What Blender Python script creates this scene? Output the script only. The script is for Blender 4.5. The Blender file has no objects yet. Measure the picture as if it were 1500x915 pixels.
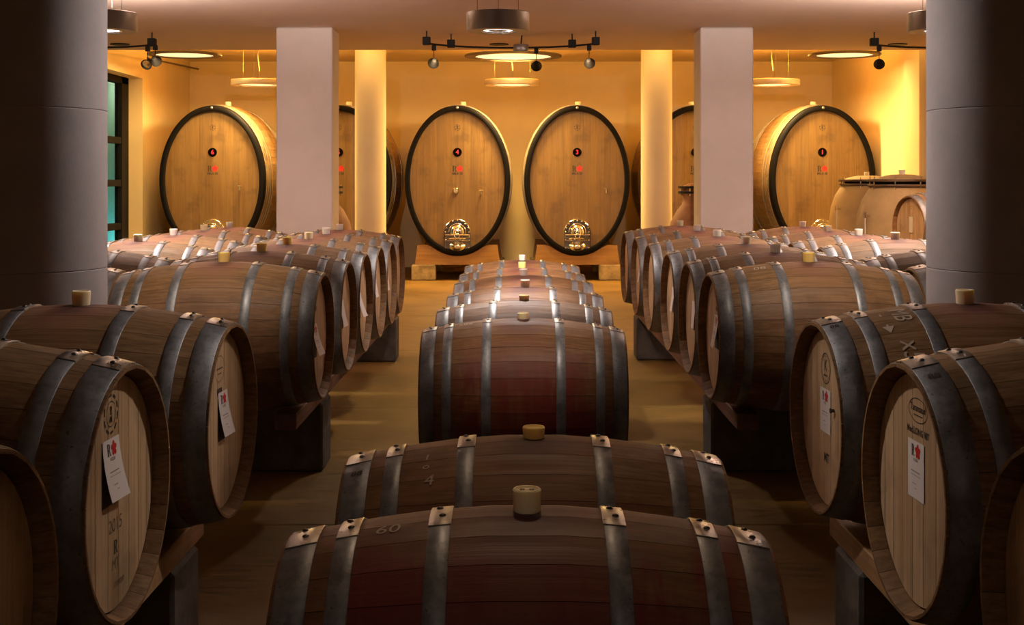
import bpy, math, random
from mathutils import Vector, Matrix
PI = math.pi
random.seed(7)
SC = bpy.context.scene
COL = SC.collection

# ------------------------------------------------------------------ camera
F_PX = 1950.0                       # focal length in pixels of the 1500 px wide frame
cam = bpy.data.cameras.new('camera'); cam_o = bpy.data.objects.new('camera', cam); COL.objects.link(cam_o)
cam_o.location = (0, 0, 1.5); cam_o.rotation_euler = (PI / 2, 0, 0)
cam.sensor_fit = 'HORIZONTAL'; cam.sensor_width = 36; cam.lens = F_PX / 1500 * 36
cam.shift_x = -7 / 1500; cam.shift_y = -193.5 / 1500
cam.clip_start = 0.05; cam.clip_end = 100
SC.camera = cam_o
# ------------------------------------------------------------------ world, exposure
w = bpy.data.worlds.new('world'); SC.world = w; w.use_nodes = True
w.node_tree.nodes['Background'].inputs[0].default_value = (0.5, 0.6, 0.7, 1)
w.node_tree.nodes['Background'].inputs[1].default_value = 0.01
SC.view_settings.view_transform = 'Standard'; SC.view_settings.look = 'None'
SC.view_settings.gamma = 1; SC.view_settings.use_curve_mapping = False
SC.view_settings.exposure = 0.0
# ------------------------------------------------------------------ lamps of the room and added unseen lights
CEIL = 3.2          # low ceiling of the barrel hall
BAY = 3.55          # ceiling of the bay with the vats
def look(o, target):
    d = Vector(target) - o.location
    o.rotation_euler = d.to_track_quat('-Z', 'Y').to_euler()
def area(loc, target, power, size, color, shape='DISK', size_y=None, spread=PI):
    l = bpy.data.lights.new('area_lamp', 'AREA'); l.energy = power; l.color = color; l.shape = shape; l.size = size
    if size_y: l.size_y = size_y
    l.spread = spread
    o = bpy.data.objects.new('area_lamp', l); COL.objects.link(o); o.location = loc; look(o, target); return o
def spot(loc, target, power, angle, color, blend=0.6, radius=0.04):
    l = bpy.data.lights.new('spot_lamp', 'SPOT'); l.energy = power; l.color = color
    l.spot_size = math.radians(angle); l.spot_blend = blend; l.shadow_soft_size = radius
    o = bpy.data.objects.new('spot_lamp', l); COL.objects.link(o); o.location = loc; look(o, target); return o
WARM = (1.0, 0.66, 0.25); ORANGE = (1.0, 0.45, 0.08); COOL = (1.0, 0.85, 0.74); NEUT = (1.0, 0.74, 0.52)
RINGS = [(-3.82, 19.7), (-0.07, 19.7), (3.78, 19.7)]        # pendants over the vats
BIG = [(-4.64, 18.6, 1.02), (-0.05, 18.5, 1.35), (4.58, 18.6, 1.0)]   # large ceiling rings of the bay
DRUMS = [(-2.63, 8.5), (-0.12, 8.5), (2.70, 8.5)]           # drum pendants over the barrels
for (x, y) in RINGS:
    area((x, y, 2.88), (x, y, 0), 150, 0.5, WARM)
    area((x, y, 3.12), (x, y, 5), 90, 0.6, ORANGE)
for (x, y, D) in BIG:
    area((x, y, 3.16), (x, y, 0), 40 if x > 1 else 62, D * 0.7, WARM)
# warm light strip in the cove behind the edge of the low ceiling
area((-0.1, 17.46, 3.36), (-0.1, 23.0, 2.9), 45, 10.6, (1.0, 0.56, 0.14), 'RECTANGLE', 0.08)
for (x, y) in DRUMS:
    side = abs(x) > 1
    if side:
        spot((x, y, 2.46), (x * 0.86, 8.8, 0), 440, 110, COOL, 1.0, 0.12)
    else:
        spot((x, y, 2.46), (x, y, 0), 100, 150, COOL, 0.9, 0.08)
        for ty, pw in ((6.9, 330), (7.8, 380), (8.7, 380), (9.7, 480), (10.8, 900)): spot((x, y, 2.46), (0.04, ty, 0.8), pw, 29, COOL, 1.0, 0.08)
    if side:
        spot((x, y, 2.64), (x * 0.8, 10.5, 3.95), 900, 66, (1.0, 0.80, 0.70), 0.7, 0.10)
# two unseen drum pendants added behind the pillars to brighten the ceiling
for sx in (-1, 1):
    area((sx * 3.75, 11.2, 2.60), (sx * 3.75, 11.2, 5), 225, 0.3, (1.0, 0.80, 0.70))
    spot((sx * 3.75, 11.2, 2.46), (sx * 3.75, 11.2, 0), 120, 90, COOL, 1.0, 0.08)
spot((0.0, -0.9, 3.12), (0.0, 2.7, 0.7), 36, 34, (1.0, 0.80, 0.62), 1.0, 0.05)  # unseen spot added behind the camera to lighten the nearest barrel
# narrow unseen ceiling spots added above the frame: on the barrels beyond the pillars, on the near barrel heads, on the pillars
FR = (1.0, 0.80, 0.62)
spot((0.0, 4.75, 3.12), (0.03, 6.15, 0.9), 170, 23, FR, 1.0, 0.05)
for sx in (-1, 1):
    spot((sx * 1.25, 4.75, 3.12), (sx * 1.42, 6.3, 1.0), 190, 30, FR, 1.0, 0.05)
    spot((-sx * 0.9, 4.6, 3.12), (sx * 1.15, 3.5, 0.98), 150, 34, (1.0, 0.84, 0.72), 1.0, 0.05)
    spot((-sx * 0.5, 6.9, 3.05), (sx * 1.75, 5.1, 1.9), 420, 48, (1.0, 0.84, 0.80), 1.0, 0.35)
spot((0.0, 4.3, 3.12), (0.03, 2.75, 0.8), 44, 38, (1.0, 0.66, 0.40), 1.0, 0.05)
spot((2.6, 10.6, 3.15), (3.85, 12.7, 1.15), 190, 36, (1.0, 0.55, 0.16), 1.0, 0.05)  # unseen orange spot added for the raised barrel and clay tanks
# ceiling spots that wash the two square columns
for sx in (-1, 1):
    spot((sx * 1.3, 7.6, 3.0), (sx * 2.4, 14.8, 1.7), 460, 40, (1.0, 0.83, 0.78), 0.9, 0.05)
# track spotlights aimed at the vat fronts
for (x, y, tx) in [(-0.93, 14.97, -2.0), (0.2, 15.6, 0.0), (0.78, 14.97, 2.0), (-4.1, 14.9, -4.55), (3.9, 14.9, 4.3)]:
    spot((x, y + 0.16, 2.85), (tx, 19.9, 1.7), 32, 60, (1.0, 0.72, 0.36), 0.8, 0.05)

# ------------------------------------------------------------------ node helpers and materials
class NT:
    def __init__(s, m): s.t = m.node_tree; s.n = s.t.nodes; s.l = s.t.links
    def new(s, typ, **k):
        n = s.n.new(typ)
        for a, b in k.items(): setattr(n, a, b)
        return n
    def put(s, sock, v):
        if hasattr(v, 'is_linked') or isinstance(v, bpy.types.NodeSocket): s.l.new(v, sock)
        elif v is not None:
            if isinstance(v, (tuple, list)) and len(v) == 3 and sock.type == 'RGBA': v = (*v, 1)
            sock.default_value = v
    def math(s, op, a, b=None, c=None, clamp=False):
        n = s.new('ShaderNodeMath', operation=op); n.use_clamp = clamp
        s.put(n.inputs[0], a)
        if b is not None: s.put(n.inputs[1], b)
        if c is not None: s.put(n.inputs[2], c)
        return n.outputs[0]
    def mix(s, f, a, b, mode='MIX'):
        n = s.new('ShaderNodeMix', data_type='RGBA', blend_type=mode)
        s.put(n.inputs[0], f); s.put(n.inputs[6], a); s.put(n.inputs[7], b); return n.outputs[2]
    def noise(s, vec, scale, detail=3, rough=0.55):
        n = s.new('ShaderNodeTexNoise'); s.put(n.inputs['Vector'], vec)
        n.inputs['Scale'].default_value = scale; n.inputs['Detail'].default_value = detail; n.inputs['Roughness'].default_value = rough
        return n.outputs['Fac']
    def ramp(s, v, a, b, lo=0.0, hi=1.0, smooth=True):
        n = s.new('ShaderNodeMapRange'); n.interpolation_type = 'SMOOTHSTEP' if smooth else 'LINEAR'
        s.put(n.inputs[0], v); n.inputs[1].default_value = a; n.inputs[2].default_value = b
        n.inputs[3].default_value = lo; n.inputs[4].default_value = hi; return n.outputs[0]
    def mapping(s, vec, scale, off=None):
        n = s.new('ShaderNodeMapping'); s.put(n.inputs['Vector'], vec); n.inputs['Scale'].default_value = scale
        if off is not None: s.put(n.inputs['Location'], off)
        return n.outputs[0]
def mat(name, color=(0.5, 0.5, 0.5), rough=0.5, metal=0.0):
    m = bpy.data.materials.new(name); m.use_nodes = True
    b = m.node_tree.nodes['Principled BSDF']
    b.inputs['Base Color'].default_value = (*color, 1); b.inputs['Roughness'].default_value = rough; b.inputs['Metallic'].default_value = metal
    return m
def bsdf(m): return m.node_tree.nodes['Principled BSDF']
def bump(t, m, h, strength, dist=0.01):
    n = t.new('ShaderNodeBump'); n.inputs['Strength'].default_value = strength; n.inputs['Distance'].default_value = dist
    t.put(n.inputs['Height'], h); t.l.new(n.outputs[0], bsdf(m).inputs['Normal'])
def rnd(t):
    oi = t.new('ShaderNodeObjectInfo'); g = t.new('ShaderNodeNewGeometry')
    return t.math('FRACT', t.math('ADD', oi.outputs['Random'], g.outputs['Random Per Island']))
def objco(t): return t.new('ShaderNodeTexCoord').outputs['Object']
def wood(name, dark, light, axis=(1, 0, 0), fine=95, tint=0.10, rough=0.62, stain=None, bumps=0.25):
    """oak with grain along an axis; stain = (strength, half width) of the wine stain round the bung"""
    m = mat(name, rough=rough); t = NT(m); co = objco(t); r = rnd(t)
    sc = tuple(1.6 if a else fine for a in axis)
    off = t.new('ShaderNodeCombineXYZ'); t.put(off.inputs[0], t.math('MULTIPLY', r, 37.0)); t.put(off.inputs[1], t.math('MULTIPLY', r, 11.0))
    g1 = t.noise(t.mapping(co, sc, off.outputs[0]), 1.0, 5, 0.65)
    sc2 = tuple(1.2 if a else fine * 0.16 for a in axis)
    g2 = t.noise(t.mapping(co, sc2, off.outputs[0]), 1.0, 3, 0.5)
    f = t.ramp(t.math('ADD', t.math('MULTIPLY', g1, 0.7), t.math('MULTIPLY', g2, 0.3)), 0.30, 0.70)
    c = t.mix(f, dark, light)
    v = t.math('ADD', t.math('MULTIPLY', r, tint), 1 - tint / 2)
    hs = t.new('ShaderNodeHueSaturation'); t.put(hs.inputs['Color'], c); t.put(hs.inputs['Value'], v); c = hs.outputs[0]
    blotch = t.noise(co, 4.0, 4, 0.6)
    c = t.mix(t.ramp(blotch, 0.48, 0.72, 0, 0.5), c, tuple(x * 0.45 for x in dark))
    if stain:
        st, hw, zlo, zhi = stain
        sx = t.new('ShaderNodeSeparateXYZ'); t.put(sx.inputs[0], co)
        wob = t.noise(t.mapping(co, (3, 7, 5)), 1.0, 4, 0.6)
        ax = t.math('ADD', t.math('ABSOLUTE', sx.outputs[0]), t.math('MULTIPLY', t.math('SUBTRACT', wob, 0.5), 0.30))
        band = t.math('MULTIPLY', t.ramp(ax, hw * 0.55, hw * 1.35, 1.0, 0.0), t.ramp(sx.outputs[2], zlo, zhi, 1.0, 0.15))
        low = t.math('MULTIPLY', t.ramp(sx.outputs[2], zlo, zhi, 1.0, 0.0), t.ramp(ax, hw * 1.5, hw * 2.6, 1.0, 0.15))            # drips spread lower down
        drip = t.noise(t.mapping(co, (9, 2, 2)), 1.0, 4, 0.65)
        low = t.math('MULTIPLY', low, t.ramp(drip, 0.36, 0.55))
        msk = t.math('MULTIPLY', t.math('MAXIMUM', t.math('MULTIPLY', band, t.ramp(drip, 0.25, 0.6, 0.45, 1.0)), low), st, clamp=True)
        c = t.mix(msk, c, (0.15, 0.010, 0.007))
        # dark spill next to the bung and a purple bloom around it
        dx = t.math('POWER', sx.outputs[0], 2.0); dy = t.math('POWER', sx.outputs[1], 2.0)
        rr = t.math('SQRT', t.math('ADD', dx, t.math('MULTIPLY', dy, 0.5)))
        rr = t.math('ADD', rr, t.math('MULTIPLY', t.math('SUBTRACT', wob, 0.5), 0.16))
        top = t.ramp(sx.outputs[2], 0.45, 0.6)
        pink = t.math('MULTIPLY', t.ramp(rr, 0.04, 0.20, 0.45, 0.0), top)
        c = t.mix(pink, c, (0.30, 0.09, 0.09))
        spill = t.math('MULTIPLY', t.ramp(rr, 0.03, 0.11 if st < 0.5 else 0.19, 0.85, 0.0), top)
        c = t.mix(spill, c, (0.035, 0.006, 0.008))
    t.l.new(c, bsdf(m).inputs['Base Color'])
    t.put(bsdf(m).inputs['Roughness'], t.ramp(g2, 0.3, 0.7, rough - 0.08, rough + 0.12))
    bump(t, m, g1, bumps, 0.004)
    return m
def steel(name, c1, c2, rough=0.4, metal=0.85, scale=14):
    m = mat(name, c1, rough, metal); t = NT(m); co = objco(t)
    a = t.noise(co, scale, 5, 0.65); b = t.noise(co, scale * 5, 3, 0.6)
    f = t.ramp(t.math('ADD', t.math('MULTIPLY', a, 0.7), t.math('MULTIPLY', b, 0.3)), 0.35, 0.65)
    c = t.mix(f, c1, c2)
    c = t.mix(t.ramp(b, 0.62, 0.72, 0, 0.7), c, (0.05, 0.035, 0.03))
    t.l.new(c, bsdf(m).inputs['Base Color'])
    t.put(bsdf(m).inputs['Roughness'], t.ramp(a, 0.3, 0.7, rough - 0.1, rough + 0.15))
    bump(t, m, b, 0.12, 0.003); return m
def plaster(name, c, var=0.08, rough=0.9, scale=3.0, bumps=0.15):
    m = mat(name, c, rough); t = NT(m); co = objco(t)
    a = t.noise(co, scale, 5, 0.6); b = t.noise(co, 60, 3, 0.6)
    f = t.ramp(a, 0.3, 0.7)
    t.l.new(t.mix(f, tuple(x * (1 - var) for x in c), tuple(min(1, x * (1 + var)) for x in c)), bsdf(m).inputs['Base Color'])
    bump(t, m, b, bumps, 0.004); return m
def emit(name, c, s):
    m = mat(name, c); b = bsdf(m); b.inputs['Emission Color'].default_value = (*c, 1); b.inputs['Emission Strength'].default_value = s; return m

M = {}
M['stave_mid'] = wood('oak_stave_wine_stained', (0.14, 0.058, 0.018), (0.27, 0.14, 0.055), stain=(0.9, 0.15, 0.44, 0.68))
M['stave_front'] = wood('oak_stave_soaked_in_wine', (0.11, 0.045, 0.015), (0.21, 0.10, 0.04), stain=(0.96, 0.20, 0.63, 0.699))
M['stave'] = wood('oak_stave_aged', (0.145, 0.072, 0.025), (0.31, 0.175, 0.076), stain=(0.22, 0.13, 0.44, 0.68))
M['head'] = wood('oak_barrel_head', (0.42, 0.27, 0.14), (0.66, 0.47, 0.29), axis=(0, 0, 1), fine=70, tint=0.22, rough=0.6, bumps=0.15)
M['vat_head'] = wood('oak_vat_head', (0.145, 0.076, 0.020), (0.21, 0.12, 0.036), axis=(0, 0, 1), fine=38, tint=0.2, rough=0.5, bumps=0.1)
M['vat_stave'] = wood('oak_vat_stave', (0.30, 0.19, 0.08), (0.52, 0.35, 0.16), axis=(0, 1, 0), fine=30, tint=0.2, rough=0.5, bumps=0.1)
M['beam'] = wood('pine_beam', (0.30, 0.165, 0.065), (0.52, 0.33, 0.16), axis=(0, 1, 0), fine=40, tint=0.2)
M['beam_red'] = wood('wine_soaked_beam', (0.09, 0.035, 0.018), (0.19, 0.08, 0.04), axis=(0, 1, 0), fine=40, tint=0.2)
M['cradle'] = wood('oak_cradle', (0.30, 0.15, 0.04), (0.45, 0.25, 0.075), axis=(1, 0, 0), fine=26, tint=0.15)
M['hoop'] = steel('galvanized_hoop', (0.17, 0.18, 0.20), (0.31, 0.32, 0.345), 0.5, 0.6)
M['hoop_end'] = steel('galvanized_hoop_end', (0.26, 0.235, 0.20), (0.46, 0.42, 0.37), 0.34, 0.85)
M['rivet'] = steel('dark_rivet', (0.07, 0.065, 0.06), (0.16, 0.15, 0.14), 0.4, 0.9)
M['vat_hoop'] = steel('vat_hoop', (0.30, 0.25, 0.16), (0.48, 0.42, 0.30), 0.35, 0.7, 4)
M['black_paint'] = mat('black_rim_paint', (0.007, 0.006, 0.006), 0.6); bsdf(M['black_paint']).inputs['Specular IOR Level'].default_value = 0.06
M['chrome'] = mat('polished_steel', (0.75, 0.72, 0.66), 0.12, 1.0)
M['dark_metal'] = mat('dark_painted_metal', (0.016, 0.014, 0.014), 0.6, 0.0); bsdf(M['dark_metal']).inputs['Specular IOR Level'].default_value = 0.2
M['grey_metal'] = mat('grey_satin_metal', (0.36, 0.345, 0.35), 0.38, 0.7)
M['gold_metal'] = mat('champagne_metal', (0.62, 0.50, 0.34), 0.4, 0.5)
M['brown_metal'] = mat('bronze_metal', (0.10, 0.06, 0.03), 0.5, 0.2)
M['wire'] = mat('wire', (0.25, 0.2, 0.14), 0.4, 0.3)
M['ink'] = mat('branded_ink', (0.035, 0.022, 0.015), 0.7)
M['ink_soft'] = mat('faded_ink', (0.16, 0.10, 0.06), 0.8)
M['grey_print'] = mat('grey_print', (0.30, 0.28, 0.28), 0.7)
M['chalk'] = mat('chalk', (0.5, 0.4, 0.32), 0.9)
M['red_ink'] = mat('red_ink', (0.62, 0.02, 0.02), 0.5)
M['paper'] = mat('label_paper', (0.80, 0.75, 0.75), 0.7)
M['paper_dark'] = mat('dark_label_sheet', (0.03, 0.015, 0.015), 0.6)  # near-black colour of the sheets and strips at the labels
M['concrete'] = plaster('concrete_block', (0.12, 0.113, 0.106), 0.3, 0.9, 9, 0.5)
M['foot'] = plaster('sandstone_foot', (0.36, 0.27, 0.13), 0.35, 0.9, 8, 0.6)
M['wall'] = plaster('cream_plaster', (0.82, 0.67, 0.37), 0.04, 0.92, 1.2, 0.08)
M['ceiling'] = plaster('ceiling_plaster', (0.60, 0.48, 0.42), 0.03, 0.9, 0.8, 0.05)
M['column'] = plaster('column_plaster', (0.66, 0.60, 0.57), 0.05, 0.85, 1.6, 0.1)
M['column_round'] = plaster('column_cream', (0.86, 0.74, 0.48), 0.04, 0.9, 1.6, 0.1)
M['pillar'] = plaster('pillar_concrete', (0.33, 0.305, 0.295), 0.1, 0.8, 3, 0.12)
M['terracotta'] = plaster('terracotta', (0.30, 0.14, 0.07), 0.2, 0.7, 5, 0.2)
M['clay'] = plaster('olive_clay', (0.44, 0.30, 0.13), 0.12, 0.6, 4, 0.15)
M['frame_black'] = mat('black_window_frame', (0.006, 0.005, 0.005), 0.7); bsdf(M['frame_black']).inputs['Specular IOR Level'].default_value = 0.15
M['number'] = mat('number_red', (0.75, 0.03, 0.10), 0.5)
M['gauge_face'] = mat('gauge_face', (0.8, 0.78, 0.7), 0.4)
M['garden'] = plaster('backdrop_wall_paint', (0.55, 0.62, 0.58), 0.05, 0.9, 2, 0.1)
M['glow_warm'] = emit('ring_lamp_diffuser', (1.0, 0.80, 0.42), 1.1)
M['glow_cool'] = emit('lamp_lens', (1.0, 0.93, 0.90), 4.0)
M['white_plastic'] = mat('white_plastic', (0.75, 0.72, 0.62), 0.5)
def silicone(name, c):
    m = mat(name, c, 0.45); b = bsdf(m)
    b.inputs['Subsurface Weight'].default_value = 0.6; b.inputs['Subsurface Radius'].default_value = (0.02, 0.014, 0.006)
    b.inputs['Subsurface Scale'].default_value = 1.0
    return m
M['bung'] = silicone('silicone_bung_cream', (0.92, 0.80, 0.55))
M['bung_yellow'] = silicone('silicone_bung_yellow', (0.90, 0.66, 0.22))
M['bung_white'] = silicone('silicone_bung_white', (0.86, 0.80, 0.74))
def glass():
    m = mat('window_glass', (0.75, 0.85, 0.82), 0.08); b = bsdf(m)
    b.inputs['Transmission Weight'].default_value = 1.0; b.inputs['IOR'].default_value = 1.01
    b.inputs['Roughness'].default_value = 0.15; b.inputs['Base Color'].default_value = (0.8, 0.95, 0.92, 1); return m
M['glass'] = glass()
def floor_mat():
    m = mat('polished_floor', (0.3, 0.2, 0.1), 0.5); t = NT(m); co = objco(t)
    a = t.noise(co, 1.3, 5, 0.6); b = t.noise(t.mapping(co, (1, 6, 1)), 6, 4, 0.6)
    f = t.ramp(t.math('ADD', t.math('MULTIPLY', a, 0.55), t.math('MULTIPLY', b, 0.45)), 0.33, 0.67)
    t.l.new(t.mix(f, (0.14, 0.074, 0.011), (0.25, 0.137, 0.024)), bsdf(m).inputs['Base Color'])
    t.put(bsdf(m).inputs['Roughness'], t.ramp(b, 0.3, 0.7, 0.42, 0.62)); bump(t, m, b, 0.2, 0.004); return m
M['floor'] = floor_mat()

# ------------------------------------------------------------------ mesh building
class MB:
    def __init__(s): s.v = []; s.f = []; s.s = []; s.m = []
    def add(s, vs, fs, smooth=False, mi=0):
        o = len(s.v); s.v += [tuple(v) for v in vs]
        for f in fs: s.f.append(tuple(i + o for i in f)); s.s.append(smooth); s.m.append(mi)
        return s
    def box(s, x0, x1, y0, y1, z0, z1, bev=0.0, mi=0):
        if bev <= 0:
            vs = [(x, y, z) for z in (z0, z1) for y in (y0, y1) for x in (x0, x1)]
            fs = [(0, 2, 3, 1), (4, 5, 7, 6), (0, 1, 5, 4), (2, 6, 7, 3), (0, 4, 6, 2), (1, 3, 7, 5)]
            return s.add(vs, fs, False, mi)
        b = bev; vs = []
        for (x, sx) in ((x0, 1), (x1, -1)):
            for (y, sy) in ((y0, 1), (y1, -1)):
                for (z, sz) in ((z0, 1), (z1, -1)):
                    vs += [(x, y + sy * b, z + sz * b), (x + sx * b, y, z + sz * b), (x + sx * b, y + sy * b, z)]
        def i(a, c, d, k): return (a * 4 + c * 2 + d) * 3 + k
        fs = []
        for a in (0, 1):
            fs.append((i(a,0,0,0), i(a,0,1,0), i(a,1,1,0), i(a,1,0,0)) if a == 0 else (i(a,0,0,0), i(a,1,0,0), i(a,1,1,0), i(a,0,1,0)))
            fs.append((i(0,a,0,1), i(1,a,0,1), i(1,a,1,1), i(0,a,1,1)) if a == 0 else (i(0,a,0,1), i(0,a,1,1), i(1,a,1,1), i(1,a,0,1)))
            fs.append((i(0,0,a,2), i(0,1,a,2), i(1,1,a,2), i(1,0,a,2)) if a == 0 else (i(0,0,a,2), i(1,0,a,2), i(1,1,a,2), i(0,1,a,2)))
        for a in (0, 1):
            for c in (0, 1):
                fs.append((i(0,a,c,1), i(1,a,c,1), i(1,a,c,2), i(0,a,c,2)))
                fs.append((i(a,0,c,0), i(a,1,c,0), i(a,1,c,2), i(a,0,c,2)))
                fs.append((i(a,c,0,0), i(a,c,1,0), i(a,c,1,1), i(a,c,0,1)))
                for d in (0, 1): fs.append((i(a,c,d,0), i(a,c,d,1), i(a,c,d,2)))
        return s.add(vs, fs, False, mi)
    def lathe(s, prof, n=32, axis='Z', center=(0, 0, 0), smooth=True, cap=True, mi=0, sx=1, sy=1):
        """prof = [(r, h), ...]; a None entry breaks the smoothing"""
        runs = [[]]
        for p in prof:
            if p is None: runs.append([runs[-1][-1]])
            else: runs[-1].append(p)
        def pt(r, h, a):
            c, q = math.cos(a) * r * sx, math.sin(a) * r * sy
            p = (c, q, h) if axis == 'Z' else ((h, c, q) if axis == 'X' else (c, h, q))
            return tuple(p[k] + center[k] for k in range(3))
        for run in runs:
            if len(run) < 2: continue
            vs = [pt(r, h, 2 * PI * k / n) for (r, h) in run for k in range(n)]
            fs = [(j * n + k, j * n + (k + 1) % n, (j + 1) * n + (k + 1) % n, (j + 1) * n + k) for j in range(len(run) - 1) for k in range(n)]
            s.add(vs, fs, smooth, mi)
        if cap:
            for (r, h) in (runs[0][0], runs[-1][-1]):
                if r > 1e-6: s.add([pt(r, h, 2 * PI * k / n) for k in range(n)], [tuple(range(n))], False, mi)
        return s
    def tube(s, pts, r, n=8, mi=0, closed=False):
        pts = [Vector(p) for p in pts]; m = len(pts); vs = []
        up = Vector((0, 0, 1))
        for i, p in enumerate(pts):
            a = pts[(i - 1) % m] if (i > 0 or closed) else p; b = pts[(i + 1) % m] if (i < m - 1 or closed) else p
            d = (b - a).normalized()
            u = d.cross(up)
            if u.length < 1e-3: u = d.cross(Vector((1, 0, 0)))
            u.normalize(); v = u.cross(d)
            vs += [p + u * math.cos(2 * PI * k / n) * r + v * math.sin(2 * PI * k / n) * r for k in range(n)]
        L = m if closed else m - 1
        fs = [(i * n + k, i * n + (k + 1) % n, ((i + 1) % m) * n + (k + 1) % n, ((i + 1) % m) * n + k) for i in range(L) for k in range(n)]
        s.add(vs, fs, True, mi)
        if not closed:
            s.add(vs[:n], [tuple(range(n))], False, mi); s.add(vs[-n:], [tuple(range(n))], False, mi)
        return s
    def mesh(s, name, mats):
        me = bpy.data.meshes.new(name); me.from_pydata(s.v, [], s.f); me.update()
        me.polygons.foreach_set('use_smooth', s.s)
        if not isinstance(mats, (list, tuple)): mats = [mats]
        for k in mats: me.materials.append(k)
        me.polygons.foreach_set('material_index', s.m)
        import bmesh
        bm = bmesh.new(); bm.from_mesh(me)
        bmesh.ops.recalc_face_normals(bm, faces=bm.faces[:]); bm.to_mesh(me); bm.free()
        return me
def link(name, me, parent=None, loc=(0, 0, 0), rz=0.0):
    o = bpy.data.objects.new(name, me); COL.objects.link(o); o.location = loc; o.rotation_euler = (0, 0, rz)
    if parent: o.parent = parent
    return o
def part(name, mb, m, parent, label=None, loc=(0, 0, 0)):
    o = link(name, mb.mesh(name, m), parent, loc)
    if label: o['label'] = label
    return o
def thing(name, label, cat, loc=(0, 0, 0), rz=0.0, group=None, me=None):
    o = bpy.data.objects.new(name, me); COL.objects.link(o); o.location = loc; o.rotation_euler = (0, 0, rz)
    o['label'] = label; o['category'] = cat
    if group: o['group'] = group
    return o
def struct(name, mb, m, loc=(0, 0, 0)):
    o = link(name, mb.mesh(name, m), None, loc); o['kind'] = 'structure'; return o
def tcopy(root, **kw):
    r = root.copy(); COL.objects.link(r)
    for ch in root.children:
        c = ch.copy(); COL.objects.link(c); c.parent = r
        for g in ch.children:
            d = g.copy(); COL.objects.link(d); d.parent = c
    for k, v in kw.items():
        if k == 'loc': r.location = v
        elif k == 'rz': r.rotation_euler = (0, 0, v)
        else: r[k] = v
    return r
# flat lettering: 2D polygons of a text
_txt = {}
def text2d(body, size, shear=0.0, bold=0.0):
    key = (body, size, shear, bold)
    if key in _txt: return _txt[key]
    cu = bpy.data.curves.new('t', 'FONT'); cu.body = body; cu.size = size; cu.align_x = 'CENTER'; cu.align_y = 'CENTER'
    cu.shear = shear; cu.offset = bold; cu.resolution_u = 3
    o = bpy.data.objects.new('t', cu); COL.objects.link(o)
    bpy.context.view_layer.update()
    dg = bpy.context.evaluated_depsgraph_get(); me = bpy.data.meshes.new_from_object(o.evaluated_get(dg))
    r = ([(v.co.x, v.co.y) for v in me.vertices], [tuple(p.vertices) for p in me.polygons])
    bpy.data.objects.remove(o); bpy.data.curves.remove(cu); bpy.data.meshes.remove(me)
    _txt[key] = r; return r
def ring2d(rx, ry, w, n=40, cx=0, cy=0, dash=None):
    vs = []; fs = []
    for k in range(n):
        a = 2 * PI * k / n; vs += [(cx + rx * math.cos(a), cy + ry * math.sin(a)), (cx + (rx - w) * math.cos(a), cy + (ry - w) * math.sin(a))]
        if not dash or (k % dash): fs.append((2 * k, 2 * k + 1, (2 * k + 3) % (2 * n), (2 * k + 2) % (2 * n)))
    return vs, fs
def rect2d(x0, x1, y0, y1): return [(x0, y0), (x1, y0), (x1, y1), (x0, y1)], [(0, 1, 2, 3)]
def flower2d(r, cx=0, cy=0):
    vs = [(cx, cy)]; n = 40
    for k in range(n):
        a = 2 * PI * k / n + PI / 2; q = r * (0.62 + 0.38 * abs(math.cos(2.5 * (a - PI / 2)))); vs.append((cx + q * math.cos(a), cy + q * math.sin(a)))
    return vs, [(0, 1 + k, 1 + (k + 1) % n) for k in range(n)]
def serifR2d(h, cx=0, cy=0):
    vs, fs = [], []
    def ad(p):
        o = len(vs); vs.extend((cx + x * h, cy + y * h) for x, y in p[0]); fs.extend(tuple(i + o for i in f) for f in p[1])
    ad(rect2d(-0.28, -0.08, -0.5, 0.5)); ad(rect2d(-0.36, -0.02, -0.5, -0.44)); ad(rect2d(-0.36, 0.0, 0.44, 0.5))
    n = 14; ov = []; of = []
    for k in range(n + 1):
        a = PI / 2 - PI * k / n; ov += [(0.0 + 0.30 * math.cos(a), 0.22 + 0.28 * math.sin(a)), (0.0 + 0.12 * math.cos(a), 0.22 + 0.21 * math.sin(a))]
    of = [(2 * k, 2 * k + 1, 2 * k + 3, 2 * k + 2) for k in range(n)]; ad((ov, of))
    ad(rect2d(-0.13, 0.02, -0.06, 0.0)); ad(([(0.0, -0.02), (0.15, -0.02), (0.36, -0.5), (0.20, -0.5)], [(0, 1, 2, 3)])); ad(rect2d(0.12, 0.42, -0.5, -0.44))
    return vs, fs
def plot(polys, fn):
    """polys2d -> MB through a mapping fn(u, v) -> xyz"""
    mb = MB()
    for vs, fs in polys: mb.add([fn(u, v) for u, v in vs], fs)
    return mb
def shift2d(p, dx, dy, rot=0.0):
    c, s_ = math.cos(rot), math.sin(rot)
    return [(x * c - y * s_ + dx, x * s_ + y * c + dy) for x, y in p[0]], p[1]

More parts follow.
